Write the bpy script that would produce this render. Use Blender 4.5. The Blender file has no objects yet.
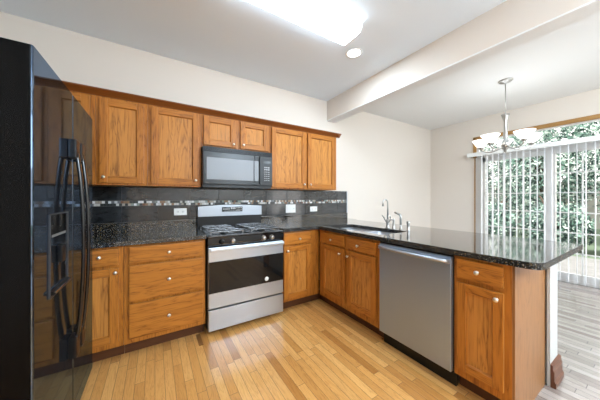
import bpy, bmesh, math, random
from mathutils import Vector, Matrix
random.seed(7)
PI = math.pi
C = bpy.context.scene.collection
S = bpy.context.scene

# ------------------------------------------------------------------ camera, world, lights, exposure
CAM = Vector((0.0, -2.867, 1.243)); YAW = math.radians(31.79)
cd = bpy.data.cameras.new('camera'); cam = bpy.data.objects.new('camera', cd); C.objects.link(cam)
cam.location = CAM; cam.rotation_euler = (PI/2, 0, -YAW)
cd.sensor_width = 36; cd.lens = 36*234.05/600; cd.shift_y = -(200-198.1)/600; cd.clip_start = .02; cd.clip_end = 200
S.camera = cam
S.view_settings.view_transform = 'Standard'; S.view_settings.look = 'None'
S.view_settings.exposure = 1.02; S.view_settings.gamma = 1.0; S.view_settings.use_curve_mapping = False
w = bpy.data.worlds.new('sky'); S.world = w; w.use_nodes = True
bg = w.node_tree.nodes['Background']; bg.inputs[0].default_value = (1, .97, .93, 1); bg.inputs[1].default_value = 1.75
sd = bpy.data.lights.new('sun', 'SUN'); sd.energy = 3.2; sd.angle = .05; sd.color = (1, .97, .9)
sun = bpy.data.objects.new('sun', sd); C.objects.link(sun); sun.rotation_euler = (math.radians(38), math.radians(-14), math.radians(0))

def area(name, loc, sx, sy, power, rot=(0, 0, 0), color=(1, 1, 1), portal=False, shape='RECTANGLE'):
    d = bpy.data.lights.new(name, 'AREA'); d.shape = shape; d.size = sx; d.size_y = sy; d.energy = power; d.color = color
    d.cycles.is_portal = portal
    o = bpy.data.objects.new(name, d); C.objects.link(o); o.location = loc; o.rotation_euler = rot
    return o
CEIL = 2.743
area('door_daylight_portal', (5.3, -1.84, 1.18), 2.3, 2.0, 1, (0, PI/2, 0), portal=True)
area('rear_daylight_portal', (4.4, -5.1, 1.2), 1.6, 2.2, 1, (-PI/2, 0, 0), portal=True)
WARM = (.685, .85, 1)
area('recessed_and_fill_light', (1.75, -1.105, CEIL-.012), .13, .13, 7, color=WARM, shape='DISK')
for i, (x, y) in enumerate([(-.3, -3.9), (1.2, -3.9), (2.9, -3.9), (.4, -4.6), (2.0, -4.6), (3.7, -3.3)]):
    area('recessed_and_fill_light', (x, y, CEIL-.012), .16, .16, 8, color=WARM, shape='DISK')  # fill lights added in the unseen ceiling, without fixtures
for x, y, z, p in ((1.9, -4.35, 2.25, 92), (3.3, -4.6, 2.2, 30), (3.9, -4.2, 1.9, 6), (3.81, -1.7, 2.1, 3)):  # bare fill points added out of view; the last one belongs to the chandelier
    pl = bpy.data.lights.new('fill_and_chandelier_light', 'POINT'); pl.energy = p; pl.shadow_soft_size = .45; pl.color = WARM
    po = bpy.data.objects.new('fill_and_chandelier_light', pl); C.objects.link(po); po.location = (x, y, z)

# ------------------------------------------------------------------ materials
def mat(name, col=(.8, .8, .8), rough=.5, metal=0, spec=.5, coat=0, emit=None, es=0):
    m = bpy.data.materials.new(name); m.use_nodes = True
    b = m.node_tree.nodes['Principled BSDF']
    b.inputs['Base Color'].default_value = (*col, 1); b.inputs['Roughness'].default_value = rough
    b.inputs['Metallic'].default_value = metal; b.inputs['Specular IOR Level'].default_value = spec
    b.inputs['Coat Weight'].default_value = coat; b.inputs['Coat Roughness'].default_value = .08
    if emit: b.inputs['Emission Color'].default_value = (*emit, 1); b.inputs['Emission Strength'].default_value = es
    return m
class NT:
    def __init__(s, m): s.t = m.node_tree; s.b = s.t.nodes['Principled BSDF']
    def n(s, typ, **kw):
        x = s.t.nodes.new(typ)
        for k, v in kw.items(): setattr(x, k, v)
        return x
    def l(s, a, b): s.t.links.new(a, b)
    def pos(s, scale):
        g = s.n('ShaderNodeNewGeometry'); mp = s.n('ShaderNodeMapping'); mp.inputs['Scale'].default_value = scale
        s.l(g.outputs['Position'], mp.inputs['Vector']); return mp.outputs['Vector']
    def noise(s, vec, scale=1, detail=3, rough=.5, dist=0):
        x = s.n('ShaderNodeTexNoise'); x.inputs['Scale'].default_value = scale; x.inputs['Detail'].default_value = detail
        x.inputs['Roughness'].default_value = rough; x.inputs['Distortion'].default_value = dist
        s.l(vec, x.inputs['Vector']); return x.outputs['Fac']
    def ramp(s, fac, stops, interp='LINEAR'):
        x = s.n('ShaderNodeValToRGB'); x.color_ramp.interpolation = interp
        e = x.color_ramp.elements
        while len(e) < len(stops): e.new(.5)
        for i, (p, c) in enumerate(stops): e[i].position = p; e[i].color = (*c, 1)
        s.l(fac, x.inputs['Fac']); return x.outputs['Color']
    def math(s, op, a, b=None, c=None):
        x = s.n('ShaderNodeMath', operation=op)
        for i, v in enumerate((a, b, c)):
            if v is None: continue
            if isinstance(v, (int, float)): x.inputs[i].default_value = v
            else: s.l(v, x.inputs[i])
        return x.outputs[0]
    def mix(s, fac, a, b, mode='MIX'):
        x = s.n('ShaderNodeMix', data_type='RGBA', blend_type=mode)
        for i, v in ((0, fac), (6, a), (7, b)):
            if isinstance(v, (int, float)): x.inputs[i].default_value = v
            elif isinstance(v, tuple): x.inputs[i].default_value = (*v, 1)
            else: s.l(v, x.inputs[i])
        return x.outputs[2]
    def bump(s, h, strength=.2, dist=.002):
        x = s.n('ShaderNodeBump'); x.inputs['Strength'].default_value = strength; x.inputs['Distance'].default_value = dist
        s.l(h, x.inputs['Height']); s.l(x.outputs['Normal'], s.b.inputs['Normal'])

def oak(name, axis, light=(.46, .165, .024), dark=(.10, .024, .003), rough=.38, figured=True):
    """wood whose grain runs along one axis (0 x, 1 y, 2 z)"""
    m = mat(name, rough=rough, coat=0, spec=.28); t = NT(m)
    sc = [1.0, 1.0, 1.0]; sc[axis] = .11
    v = t.pos(tuple(sc))
    f = t.noise(v, 9, 4, .55, .6)
    x = t.math('MULTIPLY', f, 11.0); x = t.math('FRACT', x)           # contour lines of the noise give cathedral figure
    x = t.math('SUBTRACT', x, .5); x = t.math('ABSOLUTE', x); x = t.math('MULTIPLY', x, 2.0)
    sc2 = [1.0, 1.0, 1.0]; sc2[axis] = .025
    fine = t.noise(t.pos(tuple(sc2)), 260, 3, .6)
    mid = t.noise(t.pos(tuple(sc2)), 30, 2, .5)
    a = t.math('MULTIPLY', t.math('POWER', x, 2.5), .45 if figured else .15)
    a = t.math('ADD', a, t.math('MULTIPLY', t.math('SUBTRACT', fine, .45), 1.1))
    a = t.math('ADD', a, t.math('MULTIPLY', t.math('SUBTRACT', mid, .5), .9))
    col = t.ramp(a, [(0, light), (.32, tuple(l*.75+d*.25 for l, d in zip(light, dark))), (.85, dark)])
    t.l(col, t.b.inputs['Base Color']); t.bump(a, .08, .001)
    return m
M = {}
M['oak_z'] = oak('oak_vertical_grain', 2); M['oak_x'] = oak('oak_grain_across', 0); M['oak_y'] = oak('oak_grain_along', 1)
M['oak_panel'] = oak('oak_panel_figure', 2, (.54, .222, .044), (.12, .032, .005))
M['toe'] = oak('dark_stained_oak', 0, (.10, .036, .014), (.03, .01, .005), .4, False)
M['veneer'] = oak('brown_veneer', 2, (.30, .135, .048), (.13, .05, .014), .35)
M['patchwood'] = oak('brown_patch_wood', 1, (.24, .10, .03), (.12, .045, .012), .4, False)
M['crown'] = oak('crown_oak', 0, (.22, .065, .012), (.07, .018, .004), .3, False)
M['casing'] = oak('casing_oak', 1, (.42, .23, .08), (.2, .09, .03), .4, False)
M['basewood'] = oak('walnut_baseboard', 1, (.13, .045, .02), (.04, .014, .008), .3, False)
M['steel'] = mat('brushed_steel', (.52, .58, .66), .3, .9)
t = NT(M['steel']); nz = t.noise(t.pos((1, 1, .01)), 500, 2); t.l(t.math('MULTIPLY_ADD', nz, .12, .27), t.b.inputs['Roughness'])
M['steel_dark'] = mat('smoky_steel', (.36, .43, .53), .33, .75)
t = NT(M['steel_dark']); nz = t.noise(t.pos((1, 1, .01)), 400, 2); t.l(t.math('MULTIPLY_ADD', nz, .12, .27), t.b.inputs['Roughness'])
M['sinksteel'] = mat('satin_sink_steel', (.55, .58, .62), .42, .6)
M['steel_panel'] = mat('satin_steel_panel', (.34, .37, .41), .32, .85)
M['nickel'] = mat('satin_nickel', (.50, .49, .47), .28, 1)
M['chrome'] = mat('chrome', (.85, .85, .86), .08, 1)
M['knob'] = mat('brushed_nickel_knob', (.85, .82, .77), .28, 1)
M['gblack'] = mat('gloss_black_enamel', (.004, .004, .0045), .05, 0, .5, .3)
fm = mat('mirror_black_fridge_enamel', (.01, .01, .011), .06); M['fridge'] = fm; t = NT(fm)
gl = t.n('ShaderNodeBsdfGlossy'); gl.inputs['Color'].default_value = (.54, .72, 1, 1); gl.inputs['Roughness'].default_value = .05
fr = t.n('ShaderNodeFresnel'); fr.inputs['IOR'].default_value = 2.3; mx = t.n('ShaderNodeMixShader'); df = t.n('ShaderNodeBsdfDiffuse'); df.inputs['Color'].default_value = (.012, .012, .013, 1)
t.l(fr.outputs[0], mx.inputs[0]); t.l(df.outputs[0], mx.inputs[1]); t.l(gl.outputs[0], mx.inputs[2]); t.l(mx.outputs[0], t.t.nodes['Material Output'].inputs['Surface'])
M['black'] = mat('black_plastic', (.005, .005, .0055), .3, 0, .35)
M['edge'] = mat('textured_black_side', (.002, .002, .0022), .25, 0, .1)
M['iron'] = mat('cast_iron', (.06, .06, .062), .45, .5)
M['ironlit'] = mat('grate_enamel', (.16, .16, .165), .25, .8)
M['glassblack'] = mat('black_oven_glass', (.006, .006, .0065), .04, 0, .4, 0)
M['mwglass'] = mat('microwave_window_screen', (.19, .195, .205), .4, .2, .5, 0)
M['mwbody'] = mat('microwave_charcoal_face', (.02, .021, .022), .25, 0, .3, 0)
M['lcd'] = mat('display', (.03, .035, .035), .1)
M['print'] = mat('panel_print', (.62, .62, .62), .5)
M['white'] = mat('white_paint', (.8, .8, .79), .45)
M['plastic'] = mat('white_plastic', (.86, .86, .84), .3)
M['slot'] = mat('outlet_slot', (.15, .15, .15), .5)
M['wall'] = mat('beige_wall_paint', (.76, .685, .61), .7, 0, .25)
t = NT(M['wall']); t.bump(t.noise(t.pos((1, 1, 1)), 160, 2), .06, .001)
M['ceil2'] = mat('warm_white_ceiling_paint', (.84, .83, .815), .85, 0, .1)
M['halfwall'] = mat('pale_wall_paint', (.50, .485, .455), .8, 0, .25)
M['ceil'] = mat('white_ceiling_paint', (.85, .92, .99), .85, 0, .1)
M['leaf1'] = mat('leaf_green', (.15, .27, .22), .5)
M['leaf2'] = mat('leaf_pale', (.52, .64, .57), .5)
M['leaf3'] = mat('leaf_deep', (.035, .065, .06), .5)
M['bark'] = mat('bark', (.10, .07, .05), .9)
M['grass'] = mat('lawn', (.12, .17, .11), .9)
M['patio'] = mat('patio_concrete', (.62, .61, .60), .8)
t = NT(M['patio']); t.l(t.ramp(t.noise(t.pos((1, 1, 1)), 6, 5), [(.3, (.16, .16, .158)), (.7, (.23, .23, .227))]), t.b.inputs['Base Color'])
M['slat'] = mat('vinyl_blind_slat', (.82, .82, .83), .45)
M['fence'] = mat('grey_fence_board', (.35, .34, .32), .8)
for k in ('leaf1', 'leaf2', 'slat'):
    b = M[k].node_tree.nodes['Principled BSDF']
    b.inputs['Transmission Weight'].default_value = 0.0
    b.inputs['Subsurface Weight'].default_value = 0.0
M['lamp'] = mat('lit_acrylic_diffuser', (.9, .9, .9), .4, emit=(.72, .87, 1), es=4)
M['lamp2'] = mat('lit_lens', (.9, .9, .9), .4, emit=(1, .98, .95), es=3)
M['shade'] = mat('lit_frosted_glass', (.9, .9, .88), .4, emit=(1, .98, .95), es=1.6)
M['gasket'] = mat('rubber_gasket', (.02, .02, .02), .6)
# granite
def granite(rough=.04, coat=.8, spec=.5):
    m = mat('black_speckled_granite', rough=rough, coat=coat, spec=spec); t = NT(m)
    v = t.pos((1, 1, 1))
    n1 = t.noise(v, 190, 1, .5); n2 = t.noise(v, 60, 3, .6); n3 = t.noise(v, 215, 1, .5)
    c = t.ramp(n2, [(.35, (.003, .0035, .004)), (.6, (.010, .011, .012))])
    c = t.mix(t.ramp(n1, [(.67, (0, 0, 0)), (.70, (1, 1, 1))]), c, (.5, .33, .13))
    c = t.mix(t.ramp(n3, [(.665, (0, 0, 0)), (.70, (1, 1, 1))]), c, (.75, .77, .8))
    n4 = t.noise(v, 151, 1, .5); t.l(c, t.b.inputs['Base Color']); return m
M['granite'] = granite(); M['granite_edge'] = granite(.5, 0, .15)
# slate tiles
def slate(name, a, b2):
    m = mat(name, rough=.1, coat=.5); t = NT(m)
    c = t.ramp(t.noise(t.pos((1, 1, 2.5)), 8, 5, .65, 1.2), [(.3, a), (.7, b2)])
    t.l(c, t.b.inputs['Base Color']); t.bump(t.noise(t.pos((1, 1, 1.5)), 22, 3), .12, .003); return m
M['slate1'] = slate('charcoal_slate_tile', (.012, .013, .014), (.034, .036, .038))
M['slate2'] = slate('black_slate_tile', (.006, .0065, .007), (.018, .019, .02))
M['slate3'] = slate('grey_slate_tile', (.022, .023, .025), (.055, .057, .06))
M['grout'] = mat('grey_grout', (.14, .14, .14), .8)
mos = []
for i, c in enumerate([(.62, .62, .60), (.16, .17, .18), (.20, .09, .05), (.40, .36, .30), (.04, .045, .045), (.24, .29, .26), (.78, .78, .79), (.28, .17, .10)]):
    mos.append(mat('mosaic_chip_%d' % i, c, .15))
# strip floor
def floor_mat(name, stops, gloss, gap, coat=.15):
    m = mat(name, rough=gloss, coat=coat, spec=.35); t = NT(m)
    g = t.n('ShaderNodeNewGeometry'); sp = t.n('ShaderNodeSeparateXYZ'); t.l(g.outputs['Position'], sp.inputs[0])
    W = .057
    u = t.math('DIVIDE', sp.outputs[0], W); iu = t.math('FLOOR', u); fu = t.math('FRACT', u)
    wn = t.n('ShaderNodeTexWhiteNoise', noise_dimensions='1D'); t.l(iu, wn.inputs['W'])
    v = t.math('ADD', t.math('DIVIDE', sp.outputs[1], .62), t.math('MULTIPLY', wn.outputs['Value'], 7.3))
    iv = t.math('FLOOR', v); fv = t.math('FRACT', v)
    cb = t.n('ShaderNodeCombineXYZ'); t.l(iu, cb.inputs[0]); t.l(iv, cb.inputs[1])
    w2 = t.n('ShaderNodeTexWhiteNoise', noise_dimensions='2D'); t.l(cb.outputs[0], w2.inputs['Vector'])
    col = t.ramp(w2.outputs['Value'], stops)
    # grain
    mp = t.n('ShaderNodeVectorMath', operation='MULTIPLY_ADD'); t.l(g.outputs['Position'], mp.inputs[0]); mp.inputs[1].default_value = (1, .1, 1); t.l(w2.outputs['Color'], mp.inputs[2])
    n = t.noise(mp.outputs[0], 22, 4, .6, .8)
    x = t.math('FRACT', t.math('MULTIPLY', n, 8)); x = t.math('MULTIPLY', t.math('ABSOLUTE', t.math('SUBTRACT', x, .5)), 2)
    x = t.math('POWER', x, 3)
    col = t.mix(t.math('MULTIPLY', x, .42), col, t.mix(1.0, col, (.55, .42, .32), 'MULTIPLY'))
    fine = t.noise(mp.outputs[0], 150, 2, .6)
    col = t.mix(t.math('MULTIPLY', fine, .35), col, t.mix(1.0, col, (.62, .55, .46), 'MULTIPLY'))
    e1 = t.math('LESS_THAN', t.math('MINIMUM', fu, t.math('SUBTRACT', 1.0, fu)), .024)
    e2 = t.math('LESS_THAN', t.math('MINIMUM', fv, t.math('SUBTRACT', 1.0, fv)), .0025)
    e = t.math('MAXIMUM', e1, e2)
    col = t.mix(t.math('MULTIPLY', e, .8), col, gap)
    t.l(col, t.b.inputs['Base Color'])
    t.bump(t.math('SUBTRACT', 1.0, e), .3, .0015)
    return m
M['floor'] = floor_mat('oak_strip_floor', [(0, (.45, .19, .045)), (.12, (.60, .285, .078)), (.5, (.71, .36, .108)), (.9, (.80, .44, .15)), (1, (.52, .235, .06))], .28, (.16, .075, .03))
M['floor2'] = floor_mat('glare_greyed_oak_floor', [(0, (.24, .19, .165)), (.4, (.33, .28, .25)), (1, (.43, .38, .345))], .16, (.03, .024, .02), .6)  # same oak as the kitchen; grey of the window glare put into its colours

# ------------------------------------------------------------------ mesh helpers
class MB:
    def __init__(s): s.bm = bmesh.new()
    def box(s, x0, x1, y0, y1, z0, z1, bev=0, mi=0, seg=2):
        x0, x1 = min(x0, x1), max(x0, x1); y0, y1 = min(y0, y1), max(y0, y1); z0, z1 = min(z0, z1), max(z0, z1)
        v = [s.bm.verts.new(p) for p in ((x0,y0,z0),(x1,y0,z0),(x1,y1,z0),(x0,y1,z0),(x0,y0,z1),(x1,y0,z1),(x1,y1,z1),(x0,y1,z1))]
        fs = [s.bm.faces.new([v[i] for i in q]) for q in ((3,2,1,0),(4,5,6,7),(0,1,5,4),(1,2,6,5),(2,3,7,6),(3,0,4,7))]
        for f in fs: f.material_index = mi
        if bev > 0:
            es = list({e for f in fs for e in f.edges})
            r = bmesh.ops.bevel(s.bm, geom=es, offset=bev, segments=seg, profile=.7, affect='EDGES', clamp_overlap=True)
            for f in r['faces']: f.material_index = mi
        return s
    def quad(s, pts, mi=0):
        f = s.bm.faces.new([s.bm.verts.new(p) for p in pts]); f.material_index = mi; return s
    def prism(s, poly, f3, d, mi=0, bev=0, smooth=False):
        """poly: 2d outline; f3(a,b,t) maps to 3d, t in {0,d}"""
        a = [s.bm.verts.new(f3(p[0], p[1], 0)) for p in poly]; b = [s.bm.verts.new(f3(p[0], p[1], d)) for p in poly]
        n = len(poly); fs = [s.bm.faces.new(a), s.bm.faces.new(b[::-1])]
        sides = [s.bm.faces.new((a[i], b[i], b[(i+1) % n], a[(i+1) % n])) for i in range(n)]
        if smooth:
            for q in sides: q.smooth = True
        for q in fs+sides: q.material_index = mi
        bmesh.ops.recalc_face_normals(s.bm, faces=fs+sides)
        if bev:
            es = list({e for q in fs for e in q.edges})
            r = bmesh.ops.bevel(s.bm, geom=es, offset=bev, segments=2, profile=.7, affect='EDGES')
            for q in r['faces']: q.material_index = mi
        return s
    def lathe(s, prof, c=(0, 0, 0), axis='z', n=24, mi=0):
        """prof: list of (radius, height) revolved about axis through c"""
        rings = []
        for r, h in prof:
            ring = []
            for k in range(n):
                a = 2*PI*k/n; x, y = r*math.cos(a), r*math.sin(a)
                if axis == 'z': p = (c[0]+x, c[1]+y, c[2]+h)
                elif axis == 'y': p = (c[0]+x, c[1]+h, c[2]+y)
                else: p = (c[0]+h, c[1]+x, c[2]+y)
                ring.append(s.bm.verts.new(p))
            rings.append(ring)
        new = []
        for i in range(len(rings)-1):
            for k in range(n):
                f = s.bm.faces.new((rings[i][k], rings[i][(k+1) % n], rings[i+1][(k+1) % n], rings[i+1][k])); f.smooth = True; new.append(f)
        for ring, r in ((rings[0], prof[0][0]), (rings[-1], prof[-1][0])):
            if r > 1e-5: new.append(s.bm.faces.new(ring))
        for f in new: f.material_index = mi
        bmesh.ops.recalc_face_normals(s.bm, faces=new)
        return s
    def tube(s, pts, r, n=12, mi=0, cap=True):
        pts = [Vector(p) for p in pts]; rings = []
        rr = r if isinstance(r, (list, tuple)) else [r]*len(pts)
        ref = None
        for i, p in enumerate(pts):
            d = (pts[min(i+1, len(pts)-1)]-pts[max(i-1, 0)]).normalized()
            if ref is None:
                ref = Vector((0, 0, 1)) if abs(d.z) < .9 else Vector((1, 0, 0))
            u = d.cross(ref).normalized(); v = d.cross(u).normalized(); ref = -v if False else (u.cross(d))
            rings.append([s.bm.verts.new(p+(u*math.cos(2*PI*k/n)+v*math.sin(2*PI*k/n))*rr[i]) for k in range(n)])
        new = []
        for i in range(len(rings)-1):
            for k in range(n):
                f = s.bm.faces.new((rings[i][k], rings[i][(k+1) % n], rings[i+1][(k+1) % n], rings[i+1][k])); f.smooth = True; new.append(f)
        if cap: new += [s.bm.faces.new(rings[0]), s.bm.faces.new(rings[-1])]
        for f in new: f.material_index = mi
        bmesh.ops.recalc_face_normals(s.bm, faces=new)
        return s
    def build(s, name, mats, parent=None, label=None):
        me = bpy.data.meshes.new(name); s.bm.to_mesh(me); s.bm.free()
        for m in (mats if isinstance(mats, (list, tuple)) else [mats]): me.materials.append(M[m] if isinstance(m, str) else m)
        o = bpy.data.objects.new(name, me); C.objects.link(o)
        if parent is not None:
            o.parent = parent
            if parent.matrix_world != Matrix(): pass
            o.location = -WPOS.get(parent.name, Vector((0, 0, 0)))
            WPOS[o.name] = Vector((0, 0, 0))
        else: WPOS[o.name] = Vector((0, 0, 0))
        if label: o['label'] = label
        return o
WPOS = {}
def thing(name, loc, label, cat, group=None):
    o = bpy.data.objects.new(name, None); C.objects.link(o); o.location = loc; o.empty_display_size = .05
    WPOS[o.name] = Vector(loc); o['label'] = label; o['category'] = cat
    if group: o['group'] = group
    return o
def tag(o, label, cat, group=None, kind=None):
    o['label'] = label; o['category'] = cat
    if group: o['group'] = group
    if kind: o['kind'] = kind
    return o
def struct(o, label=None):
    o['kind'] = 'structure'
    if label: o['label'] = label
    return o
def rounded(x0, x1, y0, y1, r, n=6, corners=(1, 1, 1, 1)):
    pts = []
    for i, (cx, cy, a0) in enumerate(((x1-r, y1-r, 0), (x0+r, y1-r, 90), (x0+r, y0+r, 180), (x1-r, y0+r, 270))):
        if corners[i]:
            for k in range(n+1):
                a = math.radians(a0+90*k/n); pts.append((cx+r*math.cos(a), cy+r*math.sin(a)))
        else: pts.append(((x1, y1), (x0, y1), (x0, y0), (x1, y0))[i])
    return pts

# ------------------------------------------------------------------ the room
XL, XR, YB, YR = -1.19, 5.16, 0.0, -5.0
struct(MB().box(XL-.1, 1.738, YR-.1, .1, -.1, 0).build('floor', 'floor'))
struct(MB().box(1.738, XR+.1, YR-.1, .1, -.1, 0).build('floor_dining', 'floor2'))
struct(MB().box(XL-.1, 2.34, YR-.1, .1, CEIL, CEIL+.1).build('ceiling', 'ceil'))
struct(MB().box(2.34, XR+.1, YR-.1, .1, CEIL, CEIL+.1).build('ceiling_dining', 'ceil2'))
struct(MB().box(XL-.1, XR+.1, 0, .1, 0, CEIL).build('wall_back', 'wall'))
struct(MB().box(XL-.1, XL, YR, 0, 0, CEIL).build('wall_left', 'wall'))
DY0, DY1 = -.84, -2.84       # opening in the right wall
DT = 2.36
m = MB(); m.box(XR, XR+.12, 0, DY0+.0, 0, CEIL); m.box(XR, XR+.12, DY1, YR, 0, CEIL); m.box(XR, XR+.12, DY0, DY1, DT, CEIL)
struct(m.build('wall_right', 'wall'))
m = MB(); m.box(XL, 3.6, YR-.1, YR, 0, CEIL); m.box(5.0, XR, YR-.1, YR, 0, CEIL); m.box(3.6, 5.0, YR-.1, YR, 2.1, CEIL); m.box(3.6, 5.0, YR-.1, YR, 0, .1)
struct(m.build('wall_rear', 'wall'))
# ceiling beam between kitchen and dining room
struct(MB().box(2.27, 2.425, YR, 0, 2.45, CEIL).box(2.27, 2.425, YR, 0, 2.437, 2.45, 0, 1).build('trim_1', ['wall', 'ceil2']), 'painted ceiling beam between kitchen and dining area')
# oak casing around patio door head
m = MB(); m.box(XR-.02, XR+.10, DY0+.0, DY0-.012, 0.02, DT); m.box(XR-.03, XR+.12, DY0, DY1, DT-.02, DT+.0)
m.box(XR-.025, XR, DY0+.02, DY0-.03, 2.0, DT+.02, .003); m.box(XR-.025, XR, DY0+.02, DY1, DT-.03, DT+.03, .004)
struct(m.build('trim_2', 'casing'), 'oak casing around the patio door opening')
# transom window above the blinds
wn = struct(MB().box(XR+.05, XR+.09, DY0-.01, DY1, 2.06, 2.10).box(XR+.05, XR+.09, DY0-.01, DY1, 2.315, DT-.02).box(XR+.05, XR+.09, DY0-.012, DY0-.05, 2.1, 2.32).build('window_1', 'white'), 'transom window above the patio door')
# patio door frame and panels (white, with muntins)
m = MB()
m.box(XR+.0, XR+.11, DY0-.012, DY0-.10, 0, 2.06); m.box(XR+.03, XR+.11, DY1, DY1+.06, 0, 2.06); m.box(XR+.03, XR+.11, DY0-.012, DY1, 2.0, 2.06)
m.box(XR+.03, XR+.11, DY0-.012, DY1, 0, .035)
door = struct(m.build('door_1', 'white'), 'white framed sliding patio door with divided panes')
def door_panel(ya, yb, x, stile):
    m = MB(); z0, z1 = .035, 2.0
    m.box(x, x+.035, ya, ya-stile, z0, z1, .004); m.box(x, x+.035, yb+stile, yb, z0, z1, .004)
    m.box(x, x+.035, ya, yb, z0, z0+.10, .004); m.box(x, x+.035, ya, yb, z1-.08, z1, .004)
    o = m.build('door_panel', 'white', door)
    g = MB(); a, b = ya-stile, yb+stile
    nx = 3
    for i in range(1, nx): y = a+(b-a)*i/nx; g.box(x+.008, x+.027, y-.008, y+.008, z0+.1, z1-.08)
    for i in range(1, 6): z = z0+.1+(z1-.18-z0)*i/6; g.box(x+.008, x+.027, a, b, z-.008, z+.008)
    g.build('muntin_grid', 'white', o)
door_panel(-.905, -1.845, XR+.07, .07); door_panel(-1.80, -2.78, XR+.035, .07)
MB().box(XR+.03, XR+.105, -1.775, -1.885, .03, 2.005, .004).build('door_post', 'white', door)
# rear window (reflected in the tiles)
m = MB(); m.box(3.6, 3.66, YR-.08, YR-.02, .1, 2.1); m.box(4.94, 5.0, YR-.08, YR-.02, .1, 2.1); m.box(3.6, 5.0, YR-.08, YR-.02, 2.04, 2.1); m.box(3.6, 5.0, YR-.08, YR-.02, .1, .16); m.box(4.27, 4.33, YR-.08, YR-.02, .1, 2.1)
struct(m.build('window_2', 'white'), 'white framed rear window')
# half wall carrying the peninsula bar top
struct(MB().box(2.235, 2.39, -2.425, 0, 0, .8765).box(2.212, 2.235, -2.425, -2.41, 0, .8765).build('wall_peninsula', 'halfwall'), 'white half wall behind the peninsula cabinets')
m = MB()
prof = [(0, 0), (.026, 0), (.026, .03), (.018, .045), (.018, .10), (.012, .115), (.012, .14), (0, .15)]
m.prism(prof, lambda a, b, t: (2.391+a, -2.426-t, b), -2.36)
m.prism(prof, lambda a, b, t: (2.212+t, -2.426-a, b), .205)
struct(m.build('baseboard_peninsula', 'basewood'), 'dark wood baseboard wrapping the half wall end')
struct(MB().box(2.43, XR, -.018, 0, 0, .09, .003).build('baseboard_back', 'basewood'))
struct(MB().box(XR-.018, XR, -.019, DY0+.03, 0, .09, .003).build('baseboard_right', 'basewood'))

# ------------------------------------------------------------------ cabinets
def mapB(yf):   # run on the back wall: a = x, n = outward (-y)
    return lambda a, n, z: (a, yf-n, z)
def mapP(xf):   # peninsula run facing -x: a = -y
    return lambda a, n, z: (xf-n, -a, z)
def mbox(m, f, a0, a1, n0, n1, z0, z1, bev=0, mi=0):
    p, q = f(a0, n0, z0), f(a1, n1, z1); m.box(p[0], q[0], p[1], q[1], p[2], q[2], bev, mi)
def knob(f, a, z, n, parent):
    m = MB(); p = f(a, n, z); q = f(a, n+1, z); d = Vector(q)-Vector(p)
    if abs(d.y) > .5: prof = [(.006, 0), (.006, -.012), (.009, -.014), (.0125, -.019), (.0135, -.024), (.010, -.029), (.003, -.031)]; m.lathe(prof, p, 'y', 16)
    else: prof = [(.006, 0), (.006, -.012), (.009, -.014), (.0125, -.019), (.0135, -.024), (.010, -.029), (.003, -.031)]; m.lathe(prof, p, 'x', 16)
    return m.build('knob', 'knob', parent)
def panel_door(f, a0, a1, z0, z1, parent, hm, kn=None, rail=.056):
    """recessed-panel door: vertical-grain stiles and panel, horizontal-grain rails"""
    m = MB(); T = .024; G = .004
    mbox(m, f, a0, a0+rail, G, T, z0, z1, .005, 0); mbox(m, f, a1-rail, a1, G, T, z0, z1, .005, 0)
    mbox(m, f, a0+rail, a1-rail, G, T-.0005, z0, z0+rail, .003, 1); mbox(m, f, a0+rail, a1-rail, G, T-.0005, z1-rail, z1, .003, 1)
    # sloped inner moulding and the recessed panel
    A0, A1, Z0, Z1 = a0+rail-.003, a1-rail+.003, z0+rail-.003, z1-rail+.003; b = .009; d0, d1 = T-.002, .009
    o = [(A0, Z0), (A1, Z0), (A1, Z1), (A0, Z1)]; i_ = [(A0+b, Z0+b), (A1-b, Z0+b), (A1-b, Z1-b), (A0+b, Z1-b)]
    for k in range(4):
        j = (k+1) % 4
        m.quad([f(o[k][0], d0, o[k][1]), f(o[j][0], d0, o[j][1]), f(i_[j][0], d1, i_[j][1]), f(i_[k][0], d1, i_[k][1])], 1 if k % 2 == 0 else 0)
    mbox(m, f, A0+b, A1-b, G, d1, Z0+b, Z1-b, 0, 2)
    bmesh.ops.recalc_face_normals(m.bm, faces=m.bm.faces)
    d = m.build('door', ['oak_z', hm, 'oak_panel'], parent)
    if kn: knob(f, kn[0], kn[1], T, d)
    return d
def drawer(f, a0, a1, z0, z1, parent, hm, kn=None, name='drawer'):
    m = MB(); mbox(m, f, a0, a1, .004, .024, z0, z1, .0095, 0)
    d = m.build(name, hm, parent)
    if kn: knob(f, kn[0], kn[1], .024, d)
    return d
def carcass(f, a0, a1, z0, z1, depth, parent, openings, hm, top=True):
    """box body with a face frame; openings = list of (a0,a1,z0,z1) recesses seen behind the doors"""
    m = MB(); t = .018
    mbox(m, f, a0, a0+t, -depth, -.018, z0, z1); mbox(m, f, a1-t, a1, -depth, -.018, z0, z1)
    mbox(m, f, a0+t, a1-t, -depth, -.018, z0, z0+t); 
    if top: mbox(m, f, a0+t, a1-t, -depth, -.018, z1-t, z1)
    mbox(m, f, a0+t, a1-t, -depth, -depth+.01, z0+t, z1-t)
    mbox(m, f, a0, a1, -.018, 0, z0, z1, .0015)
    return m.build('body', 'oak_z', parent)
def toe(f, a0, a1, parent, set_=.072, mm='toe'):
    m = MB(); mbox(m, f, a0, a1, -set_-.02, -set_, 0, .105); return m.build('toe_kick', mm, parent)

FB = mapB(-.61); UB = mapB(-.308); PB = mapP(1.66)
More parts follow.
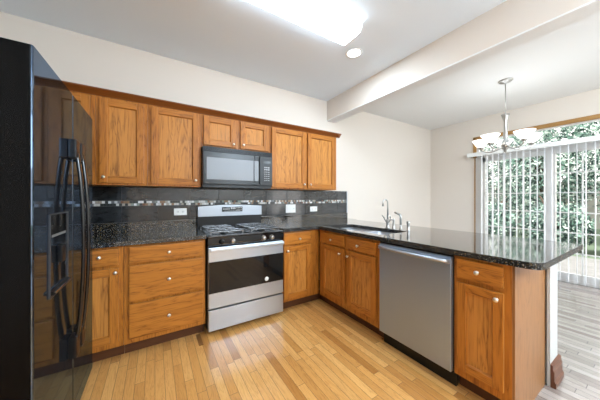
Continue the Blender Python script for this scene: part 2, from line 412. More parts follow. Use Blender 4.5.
# --- base cabinets on the back wall
c = thing('base_cabinet', (-.39, -.31, 0), 'narrow oak base cabinet beside the refrigerator, one drawer over one door', 'cabinet')
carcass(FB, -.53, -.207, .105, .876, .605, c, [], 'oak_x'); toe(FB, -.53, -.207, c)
drawer(FB, -.49, -.234, .735, .860, c, 'oak_x', (-.346, .808))
panel_door(FB, -.49, -.234, .15, .712, c, 'oak_x', (-.252, .683))
c = thing('base_cabinet', (.06, -.31, 0), 'wide oak base cabinet with three drawers, left of the range', 'cabinet')
carcass(FB, -.205, .388, .105, .876, .605, c, [], 'oak_x'); toe(FB, -.205, .388, c)
for z0, z1, kz in ((.730, .862, .797), (.436, .714, .576), (.145, .416, .275)):
    drawer(FB, -.172, .366, z0, z1, c, 'oak_x', (.1, kz))
c = thing('base_cabinet', (1.34, -.31, 0), 'narrow oak base cabinet between the range and the inside corner', 'cabinet')
carcass(FB, 1.17, 1.662, .105, .876, .605, c, [], 'oak_x'); toe(FB, 1.17, 1.73, c)
drawer(FB, 1.185, 1.536, .735, .862, c, 'oak_x', (1.373, .79))
panel_door(FB, 1.185, 1.536, .14, .715, c, 'oak_x', (1.222, .667))
# --- peninsula
c = thing('sink_base_cabinet', (1.93, -1.1, 0), 'oak sink base cabinet with two doors under two false drawer fronts', 'cabinet')
carcass(PB, .632, 1.521, .105, .876, .57, c, [], 'oak_y', False); toe(PB, .54, 1.521, c)
for (a0, a1, ka, kda) in ((.70, 1.075, .882, 1.02), (1.12, 1.478, 1.275, 1.143)):
    drawer(PB, a0, a1, .738, .852, c, 'oak_y', (ka, .79), 'false_drawer_front')
    panel_door(PB, a0, a1, .165, .720, c, 'oak_y', (kda, .665))
c = thing('base_cabinet', (1.93, -2.28, 0), 'oak base cabinet at the free end of the peninsula beside the dishwasher', 'cabinet')
carcass(PB, 2.10, 2.39, .105, .876, .57, c, [], 'oak_y'); toe(PB, 2.10, 2.39, c)
drawer(PB, 2.123, 2.359, .737, .858, c, 'oak_y', (2.239, .80))
panel_door(PB, 2.123, 2.359, .16, .710, c, 'oak_y', (2.332, .675), .05)
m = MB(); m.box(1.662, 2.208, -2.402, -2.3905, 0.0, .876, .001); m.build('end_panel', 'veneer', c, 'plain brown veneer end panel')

# --- wall cabinets
UT, UZ = 2.104, 1.355
def wallcab(a0, a1, z0, doors, label):
    c = thing('wall_cabinet', ((a0+a1)/2, -.15, z0), label, 'cabinet')
    carcass(UB, a0, a1, z0, UT, .303, c, [], 'oak_x')
    for d0, d1, zz0, zz1, kn in doors: panel_door(UB, d0, d1, zz0, zz1, c, 'oak_x', kn)
wallcab(-.93, -.422, UZ, [(-.90, -.452, 1.372, 2.083, (-.87, 1.43))], 'oak wall cabinet partly hidden behind the top of the black refrigerator')
wallcab(-.42, -.057, UZ, [(-.396, -.084, 1.372, 2.083, (-.366, 1.420))], 'tall narrow oak wall cabinet, first one clear of the refrigerator')
wallcab(-.055, .399, UZ, [(-.031, .375, 1.372, 2.086, (.345, 1.418))], 'tall oak wall cabinet just left of the microwave')
wallcab(.401, 1.161, 1.768, [(.42, .751, 1.789, 2.086, (.722, 1.822)), (.801, 1.135, 1.789, 2.09, (.832, 1.828))], 'short two door oak wall cabinet directly above the microwave')
wallcab(1.163, 2.192, UZ, [(1.181, 1.664, 1.372, 2.09, (1.632, 1.418)), (1.695, 2.155, 1.372, 2.092, (1.727, 1.42))], 'wide two door oak wall cabinet right of the microwave')
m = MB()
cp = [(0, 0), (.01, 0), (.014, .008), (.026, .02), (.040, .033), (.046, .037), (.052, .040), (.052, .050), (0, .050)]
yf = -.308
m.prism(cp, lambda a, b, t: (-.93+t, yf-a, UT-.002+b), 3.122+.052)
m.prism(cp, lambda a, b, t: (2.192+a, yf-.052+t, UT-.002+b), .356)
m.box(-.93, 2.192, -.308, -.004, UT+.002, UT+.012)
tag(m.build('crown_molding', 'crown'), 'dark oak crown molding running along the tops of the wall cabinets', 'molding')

# ------------------------------------------------------------------ countertops
CT0, CT1 = .878, .914
c = thing('countertop', (-.1, -.32, CT0), 'black speckled granite countertop section left of the range', 'countertop')
MB().box(-.53, .393, -.648, -.003, CT0, CT1, .004).build('slab', 'granite', c)
MB().box(-.53, .393, -.024, -.003, CT1, 1.003, .003).build('upstand', 'granite', c)
c = thing('countertop', (2.0, -1.3, CT0), 'black granite peninsula countertop with sink cutout and rounded end corners', 'countertop')
SX0, SX1, SY0, SY1 = 1.725, 2.115, -1.475, -.70
def counter_mesh():
    XF, XE, YE, R = 1.628, 2.60, -2.512, .065
    outer = [(1.166, -.003), (1.166, -.648), (XF-.04, -.648), (XF-.012, -.66), (XF, -.69)]
    for k in range(7):
        a = math.radians(180+90*k/6); outer.append((XF+R+R*math.cos(a), YE+R+R*math.sin(a)))
    r2 = .015
    for k in range(7):
        a = math.radians(270+90*k/6); outer.append((XE-r2+r2*math.cos(a), YE+r2+r2*math.sin(a)))
    outer += [(XE, -.30), (2.68, -.22), (2.68, -.003)]
    inner = rounded(SX0, SX1, SY0, SY1, .05)
    bm = bmesh.new(); m = MB(); m.bm.free(); m.bm = bm
    layers = []
    for z in (CT1, CT0):
        vo = [bm.verts.new((*p, z)) for p in outer]; vi = [bm.verts.new((*p, z)) for p in inner]
        eo = [bm.edges.new((vo[i], vo[(i+1) % len(vo)])) for i in range(len(vo))]
        ei = [bm.edges.new((vi[i], vi[(i+1) % len(vi)])) for i in range(len(vi))]
        bmesh.ops.triangle_fill(bm, use_beauty=True, use_dissolve=False, edges=eo+ei)
        layers.append((vo, vi))
    for k in (0, 1):
        a, b = layers[0][k], layers[1][k]
        for i in range(len(a)): bm.faces.new((a[i], a[(i+1) % len(a)], b[(i+1) % len(a)], b[i]))
    for q in bm.faces:
        q.normal_update()
        q.material_index = 0 if abs(q.normal.z) > .5 else 1
    # remove any fill inside the sink hole
    dead = [f for f in bm.faces if abs(f.normal.z) > .5 and SX0+.06 < f.calc_center_median().x < SX1-.06 and SY0+.02 < f.calc_center_median().y < SY1-.02 and all(SX0-.001 <= v.co.x <= SX1+.001 and SY0-.001 <= v.co.y <= SY1+.001 for v in f.verts)]
    bmesh.ops.delete(bm, geom=dead, context='FACES_ONLY')
    bmesh.ops.recalc_face_normals(bm, faces=bm.faces)
    return m
counter_mesh().build('slab', ['granite', 'granite_edge'], c)
MB().box(1.166, 2.675, -.024, -.003, CT1, 1.003, .003).build('upstand', 'granite', c)

# undermount sink
s = thing('kitchen_sink', ((SX0+SX1)/2, (SY0+SY1)/2, .70), 'stainless steel double bowl sink set under the peninsula countertop', 'sink')
def basin(y0, y1):
    bm = bmesh.new(); m = MB(); m.bm.free(); m.bm = bm
    rings = []
    for z, ins, r in ((.8775, -.012, .055), (.8765, 0, .05), (.72, .008, .05), (.70, .03, .05)):
        rings.append([bm.verts.new((*p, z)) for p in rounded(SX0+ins-.006, SX1-ins+.006, y0+ins, y1-ins, r)])
    for a, b in zip(rings, rings[1:]):
        for i in range(len(a)): f = bm.faces.new((a[i], a[(i+1) % len(a)], b[(i+1) % len(a)], b[i])); f.smooth = True
    bm.faces.new(rings[-1])
    return m
ym = (SY0+SY1)/2
for y0, y1 in ((SY0-.005, ym-.012), (ym+.012, SY1+.005)):
    b = basin(y0, y1).build('basin', 'sinksteel', s)
    MB().lathe([(.04, 0), (.042, .003), (.03, .004), (.028, -.0), (0, -.0)], ((SX0+SX1)/2, (y0+y1)/2, .7005)).build('drain', 'chrome', b)
# faucet
fx, fy = 2.165, -1.196
f = thing('faucet', (fx, fy, CT1), 'brushed nickel gooseneck faucet with two lever handles behind the sink', 'faucet')
MB().lathe([(.027, 0), (.027, .006), (.018, .016), (.015, .05), (.017, .055), (.017, .085), (.012, .10)], (fx, fy, CT1)).build('base', 'nickel', f)
pts = [(fx, fy, CT1+.09), (fx, fy, CT1+.27)]
for k in range(1, 11):
    a = PI*k/10*.97; pts.append((fx-.032+.032*math.cos(a), fy+.006*(1-math.cos(a)), CT1+.27+.045*math.sin(a)))
pts.append((pts[-1][0], pts[-1][1]+.0, CT1+.24))
m = MB(); m.tube(pts, [.010, .008]+[.0075]*9+[.008, .011]); m.build('spout', 'nickel', f)
for sgn in (1, -1):
    m = MB(); m.tube([(fx, fy+.008*sgn, CT1+.06), (fx-.004, fy+.03*sgn, CT1+.085), (fx-.01, fy+.045*sgn, CT1+.12)], [.008, .007, .006])
    m.tube([(fx-.01, fy+.042*sgn, CT1+.118), (fx-.03, fy+.052*sgn, CT1+.14)], [.008, .005]); m.build('handle', 'nickel', f)
m = MB(); m.lathe([(.016, 0), (.016, .006), (.012, .012), (.011, .085), (.013, .09), (.011, .105), (.005, .112)], (2.165, -1.27, CT1))
m.tube([(2.165, -1.27, CT1+.10), (2.145, -1.265, CT1+.104), (2.13, -1.262, CT1+.092)], .005)
tag(m.build('soap_dispenser', 'nickel'), 'short nickel soap dispenser immediately right of the gooseneck faucet', 'soap dispenser')
sp = thing('side_sprayer', (2.17, -1.352, CT1), 'nickel side sprayer with an angled head, between soap dispenser and air gap', 'sprayer')
MB().lathe([(.018, 0), (.018, .006), (.012, .02), (.011, .05)], (2.17, -1.352, CT1)).build('base', 'nickel', sp)
MB().tube([(2.17, -1.352, CT1+.05), (2.17, -1.352, CT1+.13), (2.167, -1.347, CT1+.155), (2.16, -1.315, CT1+.170), (2.155, -1.29, CT1+.178)], [.009, .012, .013, .011, .009]).build('spray_head', 'nickel', sp)
m = MB(); m.lathe([(.019, 0), (.019, .005), (.014, .008), (.014, .065), (.016, .067), (.016, .09), (.010, .096), (0.001, .096)], (2.17, -1.437, CT1))
tag(m.build('air_gap', 'nickel'), 'small cylindrical nickel air gap cap, rightmost fitting behind the sink', 'air gap')

# ------------------------------------------------------------------ tile backsplash
tb = thing('tile_backsplash', (.8, -.01, 1.012), 'dark slate tile backsplash with a mosaic band on the back wall', 'backsplash')
m = MB(); m.box(-.53, 2.67, -.006, -.001, 1.004, 1.354); m.box(.396, 1.163, -.006, -.001, .93, 1.0035); m.build('grout_bed', 'grout', tb)
rr = random.Random(3)
m = MB()
x = -.56
edges = [-.53, -.275, .027, .332, .64, .945, 1.25, 1.555, 1.86, 2.165, 2.47, 2.67]
for i in range(len(edges)-1):
    for z0, z1 in ((1.006, 1.164), (1.218, 1.352)):
        g = .0012 if i != len(edges)-2 else .0012
        m.box(edges[i]+g, edges[i+1]-g, -.012, -.004, z0, z1, .0012, 0 if i == 0 else rr.choice([0, 0, 1, 2]) if i < 10 else 2, seg=1)
m.build('slate_tiles', ['slate1', 'slate2', 'slate3'], tb)
m = MB(); n = int((2.64+.53)/.0235)
for i in range(n):
    for j in range(2):
        x0 = -.53+i*.0235+(.011 if j else 0)
        m.box(x0, x0+.0218, -.013, -.004, 1.167+j*.0245, 1.167+j*.0245+.0228, 0, rr.choice([0, 0, 1, 2, 3, 4, 4, 4, 5, 6, 7]))
m.build('mosaic_band', mos, tb)
MB().box(2.67, 2.682, -.016, -.002, 1.004, 1.354, .002).build('edge_trim', 'steel', tb)

def outlet(xc, zc, wd, ht, label, kind):
    o = thing('wall_outlet', (xc, -.014, zc), label, 'outlet')
    MB().box(xc-wd/2, xc+wd/2, -.019, -.0125, zc-ht/2, zc+ht/2, .002).build('cover_plate', 'plastic', o)
    m = MB()
    for k in kind:
        if k[0] == 's': m.box(xc+k[1]-.012, xc+k[1]+.012, -.0225, -.019, zc-.03, zc+.03, .001, 0)
        else: m.box(xc+k[1]-.017, xc+k[1]+.017, -.021, -.019, zc-.024, zc+.024, .002, 0); m.box(xc+k[1]-.008, xc+k[1]-.005, -.0213, -.0209, zc-.01, zc+.01, 0, 1); m.box(xc+k[1]+.005, xc+k[1]+.008, -.0213, -.0209, zc-.01, zc+.01, 0, 1)
    m.build('receptacle', ['plastic', 'slot'], o)
outlet(.236, 1.095, .125, .076, 'white wall outlet on the tiles left of the range', [('o', -.025), ('o', .025)])
outlet(1.614, 1.097, .155, .115, 'white wide switch and outlet plate right of the range', [('s', -.045), ('s', 0), ('o', .05)])
outlet(2.006, 1.082, .127, .075, 'white horizontal wall outlet nearest the right end of the tiles', [('o', -.028), ('o', .028)])

# ------------------------------------------------------------------ range
RX0, RX1, RY = .401, 1.158, -.655
g = thing('gas_range', (.78, -.33, 0), 'freestanding stainless steel and black gas range between the base cabinets', 'range')
m = MB(); m.box(RX0, RX1, -.61, -.03, .05, .885, .003)
for x in (RX0+.05, RX1-.05):
    for y in (-.57, -.08): m.lathe([(.02, 0), (.016, .05)], (x, y, 0))
m.build('body', 'black', g)
m = MB(); m.box(RX0, RX1, -.665, -.03, .880, .902, .006); m.build('cooktop', 'gblack', g)
# slanted control panel
m = MB(); m.prism([(-.60, .879), (-.668, .879), (-.669, .83), (-.664, .80), (-.60, .80)], lambda a, b, t: (RX0+t, a, b), RX1-RX0); m.build('control_panel', 'gblack', g)
for x in (.519, .620, .930, 1.018):
    k = MB().lathe([(.026, 0), (.026, -.008), (.021, -.012), (.019, -.032), (.016, -.036), (.001, -.036)], (x, -.667, .843), 'y', 20).build('burner_knob', 'nickel' if x > .55 else 'black', g)  # leftmost knob black: the shadow on it is put into its colour
    MB().box(x-.0025, x+.0025, -.7045, -.702, .845, .861).build('pointer', 'black', k)
# oven door
m = MB(); m.box(RX0+.004, RX1-.004, -.668, -.61, .246, .795, .006); od = m.build('oven_door', 'steel', g)
MB().box(RX0+.006, RX1-.006, -.672, -.667, .384, .668, .002).build('oven_window', 'glassblack', od)
m = MB(); m.box(RX0+.012, RX1-.012, -.712, -.694, .762, .792, .008)
for x in (RX0+.05, RX1-.05): m.box(x-.012, x+.012, -.700, -.664, .768, .786, .003)
m.build('handle', 'steel', od)
m = MB(); m.lathe([(.021, 0), (.021, -.0015), (.0005, -.0015)], (.963, -.672, .425), 'y', 24); m.build('sticker', 'plastic', od, 'round white sticker')
m = MB(); m.box(RX0+.004, RX1-.004, -.668, -.61, .045, .232, .006); m.build('storage_drawer', 'steel', g)
# burners and grates
for x in (.585, .975):
    for y in (-.20, -.48):
        MB().lathe([(.05, 0), (.048, .008), (.034, .010), (.034, .018), (.03, .022), (.001, .022)], (x, y, .9025)).build('burner', 'iron', g)
    m = MB()
    z = .932; xa, xb, ya, yb = x-.15, x+.15, -.61, -.075
    for y in (ya, -.48, (ya+yb)/2, -.20, yb): m.box(xa, xb, y-.006, y+.006, z-.01, z, .003)
    for xx in (xa, x, xb): m.box(xx-.006, xx+.006, ya, yb, z-.011, z+.001, .003)
    for yy in (-.48, -.20):
        for k in range(8):
            a = PI*k/4+PI/8; m.box(x+.06*math.cos(a)-.006, x+.06*math.cos(a)+.006, yy+.06*math.sin(a)-.006, yy+.06*math.sin(a)+.006, z-.006, z+.006, .002)
    for xx in (xa, xb):
        for y in (ya, (ya+yb)/2, yb): m.box(xx-.007, xx+.007, y-.007, y+.007, .902, z)
    m.build('grate', 'ironlit', g)
# backguard
m = MB(); m.box(RX0, RX1, -.055, -.018, .90, 1.145, .003); bgd = m.build('backguard', 'black', g)
m = MB(); prof = []
for k in range(13):
    x = RX0+.004+(RX1-RX0-.008)*k/12; prof.append((x, 1.148+.016*math.sin(PI*k/12)))
prof = [(RX0+.004, 1.035), ] + prof + [(RX1-.004, 1.035)]
m.prism(prof, lambda a, b, t: (a, -.052-t, b), .022)
m.build('control_face', 'steel_panel', bgd)
m = MB(); m.prism([(RX0-.0, 1.02)]+[(a, b+.008) for a, b in prof[1:-1]]+[(RX1, 1.02)], lambda a, b, t: (a, -.019-t, b), .034); m.build('trim_surround', 'gblack', bgd)
MB().box(.662, .905, -.078, -.066, 1.083, 1.140, .002).build('display', 'lcd', bgd)
m = MB(); rq = random.Random(5)
for i in range(5): m.box(.675+i*.016, .686+i*.016, -.0792, -.0778, 1.108, 1.122)
for i in range(3): m.box(.765+i*.02, .779+i*.02, -.0792, -.0778, 1.112, 1.132)
for i in range(4): m.box(.83+i*.018, .842+i*.018, -.0792, -.0778, 1.122, 1.130); m.box(.83+i*.018, .842+i*.018, -.0792, -.0778, 1.098, 1.104)
m.box(.69, .88, -.0792, -.0778, 1.09, 1.0925)
m.build('button_print', 'print', bgd)

# ------------------------------------------------------------------ microwave
mw = thing('microwave', (.78, -.2, 1.365), 'black over-the-range microwave mounted above the gas range', 'microwave')
MB().box(.403, 1.155, -.365, -.016, 1.352, 1.764, .003).build('body', 'black', mw)
d = MB().box(.405, .935, -.40, -.366, 1.385, 1.715, .004).build('door', 'mwbody', mw)
MB().box(.437, .925, -.4025, -.399, 1.432, 1.655, .002).build('window', 'mwglass', d)
cp_ = MB().box(.936, 1.153, -.40, -.366, 1.385, 1.715, .004).build('control_panel', 'mwbody', mw)
MB().box(.936, .985, -.4025, -.3995, 1.432, 1.655, .002).build('window_strip', 'mwglass', cp_)
MB().box(.990, 1.012, -.418, -.401, 1.40, 1.705, .006).build('handle', 'black', cp_)
m = MB(); m.box(.405, 1.153, -.392, -.366, 1.718, 1.763)
for i in range(9): m.box(.412, 1.146, -.398, -.392, 1.722+i*.0046, 1.7245+i*.0046)
m.build('vent_grille', 'black', mw)
MB().box(1.045, 1.125, -.4015, -.399, 1.635, 1.665).build('display', 'lcd', cp_)
m = MB()
for r_ in range(7):
    for q in range(3):
        m.box(1.055+q*.024, 1.066+q*.024, -.4018, -.399, 1.44+r_*.024, 1.445+r_*.024+(.006 if r_ > 4 else 0))
m.build('keypad_print', 'print', cp_)

# ------------------------------------------------------------------ dishwasher
dw = thing('dishwasher', (1.93, -1.8, 0), 'stainless steel dishwasher built into the peninsula', 'dishwasher')
MB().box(1.662, 2.20, -2.098, -1.522, .10, .862).build('body', 'black', dw)
dd = MB().box(1.628, 1.661, -2.094, -1.526, .115, .860, .005).build('door', 'steel_dark', dw)
MB().box(1.64, 1.66, -2.096, -1.524, .862, .874).build('top_gasket', 'black', dw)
pts = []
for k in range(15):
    y = -1.542-.536*k/14; b = math.sin(PI*k/14); pts.append((1.618-.030*b**.6, y, .832))
m = MB(); m.tube(pts, .0125, 12); m.box(1.606, 1.632, -1.55, -1.532, .818, .846, .003); m.box(1.606, 1.632, -2.09, -2.072, .818, .846, .003)
m.build('handle', 'steel', dd)
MB().box(1.69, 1.715, -2.098, -1.524, .0, .10).build('kick_plate', 'black', dw)

# ------------------------------------------------------------------ refrigerator
FX, FY0, FY1, FZ = -.38, -.655, -1.622, 1.805
SEAM = -1.13
r = thing('refrigerator', (-.8, -1.1, 0), 'tall glossy black side by side refrigerator with bow handles', 'refrigerator')
MB().box(-1.17, -.482, FY1+.004, FY0-.004, .02, FZ-.03, .006).build('body', 'edge', r)
def fdoor(ya, yb, name):
    m = MB(); n = 10
    # slightly crowned door slab
    prof = rounded(-.474, FX, yb, ya, .009, 4)
    m.prism([(p[0], p[1]) for p in prof], lambda a, b, t: (a, b, .035+t), FZ-.035)
    m.bm.normal_update()
    for q in m.bm.faces: q.material_index = 0 if q.normal.x > .3 else 1
    return m.build(name, ['fridge', 'edge'], r)
d1 = fdoor(FY0, SEAM+.003, 'refrigerator_door'); d2 = fdoor(SEAM-.003, FY1, 'freezer_door')
MB().box(-.481, -.4745, FY1+.01, FY0-.01, .05, FZ-.04).build('gasket', 'gasket', r)
for y in (FY1+.04, FY0-.04): MB().box(-.62, -.49, y-.03, y+.03, FZ-.03, FZ+.012, .005).build('hinge_cover', 'black', r)
MB().box(-.48, -.42, FY1+.01, FY0-.01, .0, .033, .003).build('base_grille', 'black', r)
def fhandle(y, par):
    m = MB(); n = 20; pts = []
    z0, z1 = .44, 1.54
    for k in range(n+1):
        tt = k/n; b = math.sin(PI*tt)**.55
        pts.append((FX+.010+0.044*b, z0+(z1-z0)*tt))
    w_ = .015
    vs = [[m.bm.verts.new((x+dx, y+dy, z)) for dx, dy in ((-.006, -w_), (.005, -w_), (.010, -w_*.5), (.010, w_*.5), (.005, w_), (-.006, w_))] for x, z in pts]
    for i in range(n):
        for k in range(6):
            q = m.bm.faces.new((vs[i][k], vs[i][(k+1) % 6], vs[i+1][(k+1) % 6], vs[i+1][k])); q.smooth = True
    m.bm.faces.new(vs[0]); m.bm.faces.new(vs[-1]); bmesh.ops.recalc_face_normals(m.bm, faces=m.bm.faces)
    h = m.build('handle', 'gblack', par)
    for za, zb in ((1.45, 1.55), (.41, .52)):
        MB().box(FX+.0005, FX+.034, y-.034, y+.034, za, zb, .008).build('handle_mount', 'black', h)
fhandle(-1.185, d2); fhandle(-1.075, d1)
# dispenser
dp = MB()
Y0, Y1, Z0, Z1 = -1.232, -1.475, .815, 1.175
dp.box(FX-.002, FX+.006, Y0, Y0-.005, Z0, Z1, .001); dp.box(FX-.002, FX+.006, Y1+.005, Y1, Z0, Z1, .001); dp.box(FX-.002, FX+.006, Y0, Y1, Z1-.005, Z1, .001); dp.box(FX-.002, FX+.006, Y0, Y1, Z0, Z0+.008, .002)
dpo = dp.build('dispenser_frame', 'iron', d2)
MB().box(FX-.001, FX+.002, Y0-.008, Y1+.008, 1.075, Z1-.008).build('control_panel', 'gblack', dpo)
m = MB(); m.box(FX+.0015, FX+.003, Y0-.03, Y1+.03, 1.072, 1.083)
m.build('label_strip', 'slot', dpo)
MB().box(FX-.001, FX+.001, Y0-.008, Y1+.008, Z0+.008, 1.075).build('recess_panel', 'fridge', dpo)
m = MB(); m.prism([(0, 0), (.018, .006), (.018, .012), (0, .02)], lambda a, b, t: (FX+.0012+a, Y0-.01-t, Z0+.01+b), .22); m.build('drip_tray', 'black', dpo)
m = MB()
for i in range(5): m.box(FX+.004, FX+.018, Y0-.03-i*.042, Y0-.034-i*.042, Z0+.0225, Z0+.0255)
m.box(FX+.016, FX+.020, Y0-.01, Y1+.012, Z0+.022, Z0+.0265, .001); m.build('tray_grid', 'chrome', dpo)
MB().box(FX+.002, FX+.02, -1.33, -1.38, .95, 1.03, .005).build('paddle', 'black', dpo)

# ------------------------------------------------------------------ ceiling fixtures
l = thing('fluorescent_fixture', (.9, -1.325, CEIL), 'long white wraparound fluorescent fixture on the kitchen ceiling', 'light fixture')
MB().box(.30, 1.495, -1.42, -1.23, CEIL-.045, CEIL-.001, .002).build('housing', 'white', l)
prof = [(-.125, 0), (-.12, -.03), (-.10, -.062), (-.07, -.07), (.07, -.07), (.10, -.062), (.12, -.03), (.125, 0)]
MB().prism(prof, lambda a, b, t: (.295+t, -1.325+a, CEIL-.014+b), 1.20, smooth=False).build('diffuser', 'lamp', l)
for x in (.285, 1.495):
    MB().prism([(a*1.03, b*1.04) for a, b in prof], lambda a, b, t: (x+t, -1.325+a, CEIL-.012+b), .012).build('end_cap', 'plastic', l)
def can(x, y, rad, label, group=None):
    l = thing('recessed_downlight', (x, y, CEIL), label, 'recessed light', group)
    MB().lathe([(rad*.80, -.0005), (rad*.80, -.004), (rad*.94, -.008), (rad, -.002), (rad, -.0005)], (x, y, CEIL), n=32).build('trim_ring', 'white', l)
    MB().lathe([(rad*.80, -.001), (rad*.7, -.006), (.001, -.009)], (x, y, CEIL), n=32).build('lens', 'lamp2', l)
can(1.75, -1.105, .085, 'round white recessed downlight beside the fluorescent fixture')

# ------------------------------------------------------------------ chandelier
hx, hy = 3.80, -1.71
ch = thing('chandelier', (hx, hy, CEIL), 'brushed nickel chandelier with five upward frosted glass shades over the dining area', 'chandelier')
MB().lathe([(.075, 0), (.075, -.006), (.06, -.022), (.02, -.03), (.008, -.045)], (hx, hy, CEIL-.001)).build('canopy', 'nickel', ch)
MB().tube([(hx, hy, CEIL-.03), (hx, hy, 2.26)], .006, 10).build('rod', 'nickel', ch)
MB().lathe([(.006, .33), (.046, .325), (.03, .28), (.017, .23), (.02, .10), (.026, .04), (.022, .0), (.045, -.03), (.05, -.07), (.03, -.11), (.012, -.13), (.014, -.15), (.001, -.165)], (hx, hy, 1.985)).build('column', 'nickel', ch)
for k in range(5):
    a = 2*PI*k/5+.35; ca, sa = math.cos(a), math.sin(a)
    pts = []
    for (rr_, zz) in ((.03, 1.90), (.08, 1.872), (.14, 1.855), (.20, 1.862), (.245, 1.885), (.262, 1.91)): pts.append((hx+rr_*ca, hy+rr_*sa, zz))
    m = MB(); m.tube(pts, [.010, .009, .008, .008, .009, .010], 10)
    pts2 = [(hx+rr_*ca, hy+rr_*sa, zz) for rr_, zz in ((.035, 1.98), (.09, 1.955), (.13, 1.90), (.14, 1.86))]
    m.tube(pts2, .005, 8)
    arm = m.build('arm', 'nickel', ch)
    bx, by = hx+.262*ca, hy+.262*sa
    MB().lathe([(.012, 0), (.03, .01), (.034, .028), (.026, .034)], (bx, by, 1.905)).build('socket_cup', 'nickel', arm)
    MB().lathe([(.026, .0), (.045, .012), (.062, .035), (.078, .065), (.098, .092), (.094, .092), (.074, .066), (.058, .037), (.04, .016), (.02, .006)], (bx, by, 1.935)).build('glass_shade', 'shade', arm)


# ------------------------------------------------------------------ vertical blinds
vb = thing('vertical_blind', (XR-.06, -1.9, 2.08), 'white vertical slat blind with valance across the patio door', 'blind')
MB().box(XR-.135, XR-.115, DY0+.075, DY1-.03, 2.012, 2.083, .003).box(XR-.115, XR-.001, DY0+.075, DY0+.06, 2.012, 2.085).box(XR-.115, XR-.001, DY0+.06, DY1-.03, 2.07, 2.085).build('valance', 'plastic', vb)
MB().box(XR-.085, XR-.045, DY0+.05, DY1-.02, 2.03, 2.065).build('headrail', 'white', vb)
ys = []
y = DY0+.02
y = -.975
while y > DY1: ys.append((y, 1)); y -= .0815
rs = random.Random(9)
for (y, kk) in ys:
    a = math.radians(4+rs.uniform(-4, 4)); hw = .043
    dx, dy = math.cos(a)*hw, math.sin(a)*hw; x = XR-.065
    m = MB(); tk = .0012; nx_, ny_ = -math.sin(a), math.cos(a)
    cv = []
    for t_, b_ in ((-1, 0), (-.5, .004), (0, .0055), (.5, .004), (1, 0)): cv.append((x+dx*t_+nx_*b_, y+dy*t_+ny_*b_))
    poly = [(p[0]+nx_*tk, p[1]+ny_*tk) for p in cv]+[(p[0]-nx_*tk, p[1]-ny_*tk) for p in reversed(cv)]
    m.prism(poly, lambda a_, b_, t_: (a_, b_, .03+t_), 2.0)
    m.build('slat', 'slat', vb)

# small marks on the floor
m = MB(); m.box(.315, .35, -.75, -.565, .0003, .0035, .001); o = m.build('floor_board_patch', 'patchwood'); tag(o, 'short dark brown wood patch set in the floor at the left foot of the range', 'floor patch')
m = MB(); m.prism([(0, 0), (.05, 0), (.05, .008), (0, .003)], lambda a, b, t: (1.70+a, -1.49-t, b+.0005), .02); o = m.build('wood_shim', 'oak_x'); tag(o, 'tiny wooden shim on the floor at the left foot of the dishwasher', 'shim')

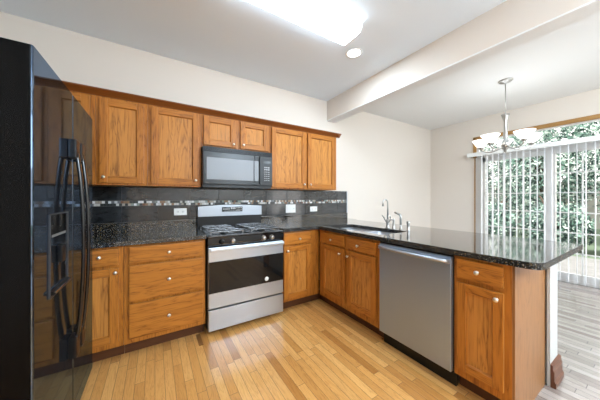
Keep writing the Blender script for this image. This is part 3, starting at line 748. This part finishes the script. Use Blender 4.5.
# ------------------------------------------------------------------ outside
struct(MB().box(XR+.13, 8.0, -9, 6, -.14, -.06).build('patio', 'patio'), 'pale concrete patio outside the door')
struct(MB().box(8.0, 30, -12, 14, -.16, -.08).box(-3, XR+.12, -14, YR-.2, -.16, -.08).build('ground_lawn', 'grass'), 'lawn beyond the patio')
def tree(name, x, y, z0, rx, ry, rz, h, n, size, mats, wts, seed, label, cat, group=None):
    q = random.Random(seed); t_ = thing(name, (x, y, -.08), label, cat, group)
    m = MB()
    for i in range(n):
        while True:
            p = Vector((q.uniform(-1, 1), q.uniform(-1, 1), q.uniform(-1, 1)))
            if .25 < p.length < 1+.12*math.sin(7*p.x+seed)*math.cos(6*p.y): break
        c_ = Vector((x+p.x*rx, y+p.y*ry, z0+p.z*rz))
        u = Vector((q.gauss(0, 1), q.gauss(0, 1), q.gauss(0, 1))).normalized(); v = u.orthogonal().normalized()
        sz = size*q.uniform(.6, 1.3)
        u *= sz*1.5; v *= sz*.6
        mi = q.choices(range(len(mats)), wts)[0]
        vs = [m.bm.verts.new(c_+a_) for a_ in (-u, -u*.2+v, u, -u*.2-v)]
        fc = m.bm.faces.new(vs); fc.material_index = mi
    m.build('foliage', mats, t_)
    m = MB(); m.tube([(x, y, -.08), (x+.05, y, z0*.5), (x-.03, y+.05, z0)], [.10, .08, .05], 8)
    for k in range(5):
        a = q.uniform(0, 2*PI); m.tube([(x, y, z0*.5+.1*k), (x+math.cos(a)*rx*.6, y+math.sin(a)*ry*.6, z0+.2*k)], [.04, .015], 6)
    m.build('trunk', 'bark', t_)
ALL = ['leaf1', 'leaf2', 'leaf3']
TR = [(11.0, -3.3, 2.6, 1.25, 1.3, 2.3, 4000, 'leafy tree at the right edge of the patio door view'),
      (11.0, -.5, 2.7, 1.25, 1.3, 2.4, 5000, 'bushy tree seen between the blind slats in the middle of the patio door'),
      (11.0, 2.3, 2.6, 1.25, 1.3, 2.3, 5000, 'leafy tree seen through the left end of the blinds'),
      (14.2, -2.3, 3.6, 1.5, 1.75, 3.3, 4000, 'tall tree behind the nearer trees at the right of the door'),
      (14.2, 1.5, 3.6, 1.5, 1.75, 3.3, 4500, 'tall tree behind the nearer trees at the middle of the door'),
      (14.2, 5.3, 3.6, 1.5, 1.75, 3.3, 3500, 'tall tree farthest to the left beyond the patio door')]
for i, (x, y, z0, rx, ry, rz, n, lb) in enumerate(TR):
    tree('tree', x, y, z0, rx, ry, rz, 0, n*2, .05, ALL, (.4, .35, .25), 11+i, lb, 'tree', 'trees outside the patio door')
for i, (x, y, lb) in enumerate([(8.8, -2.6, 'low green shrub beyond the patio at the far right'), (8.8, -1.2, 'low green shrub seen just above the countertop corner'), (8.8, .2, 'low green shrub seen behind the middle of the blinds'), (8.8, 1.6, 'low green shrub seen behind the left part of the blinds')]):
    tree('shrub', x, y, .5, .6, .66, .62, 0, 3000, .04, ALL, (.4, .2, .4), 40+i, lb, 'shrub', 'shrubs along the patio edge')
tg = thing('garden_fence', (16.2, 0, -.08), 'grey wooden garden fence behind the trees', 'fence')
m = MB()
for i in range(60): m.box(16.2, 16.23, -9+i*.32, -9+i*.32+.30, -.08, 2.0)
m.build('fence_boards', 'fence', tg)
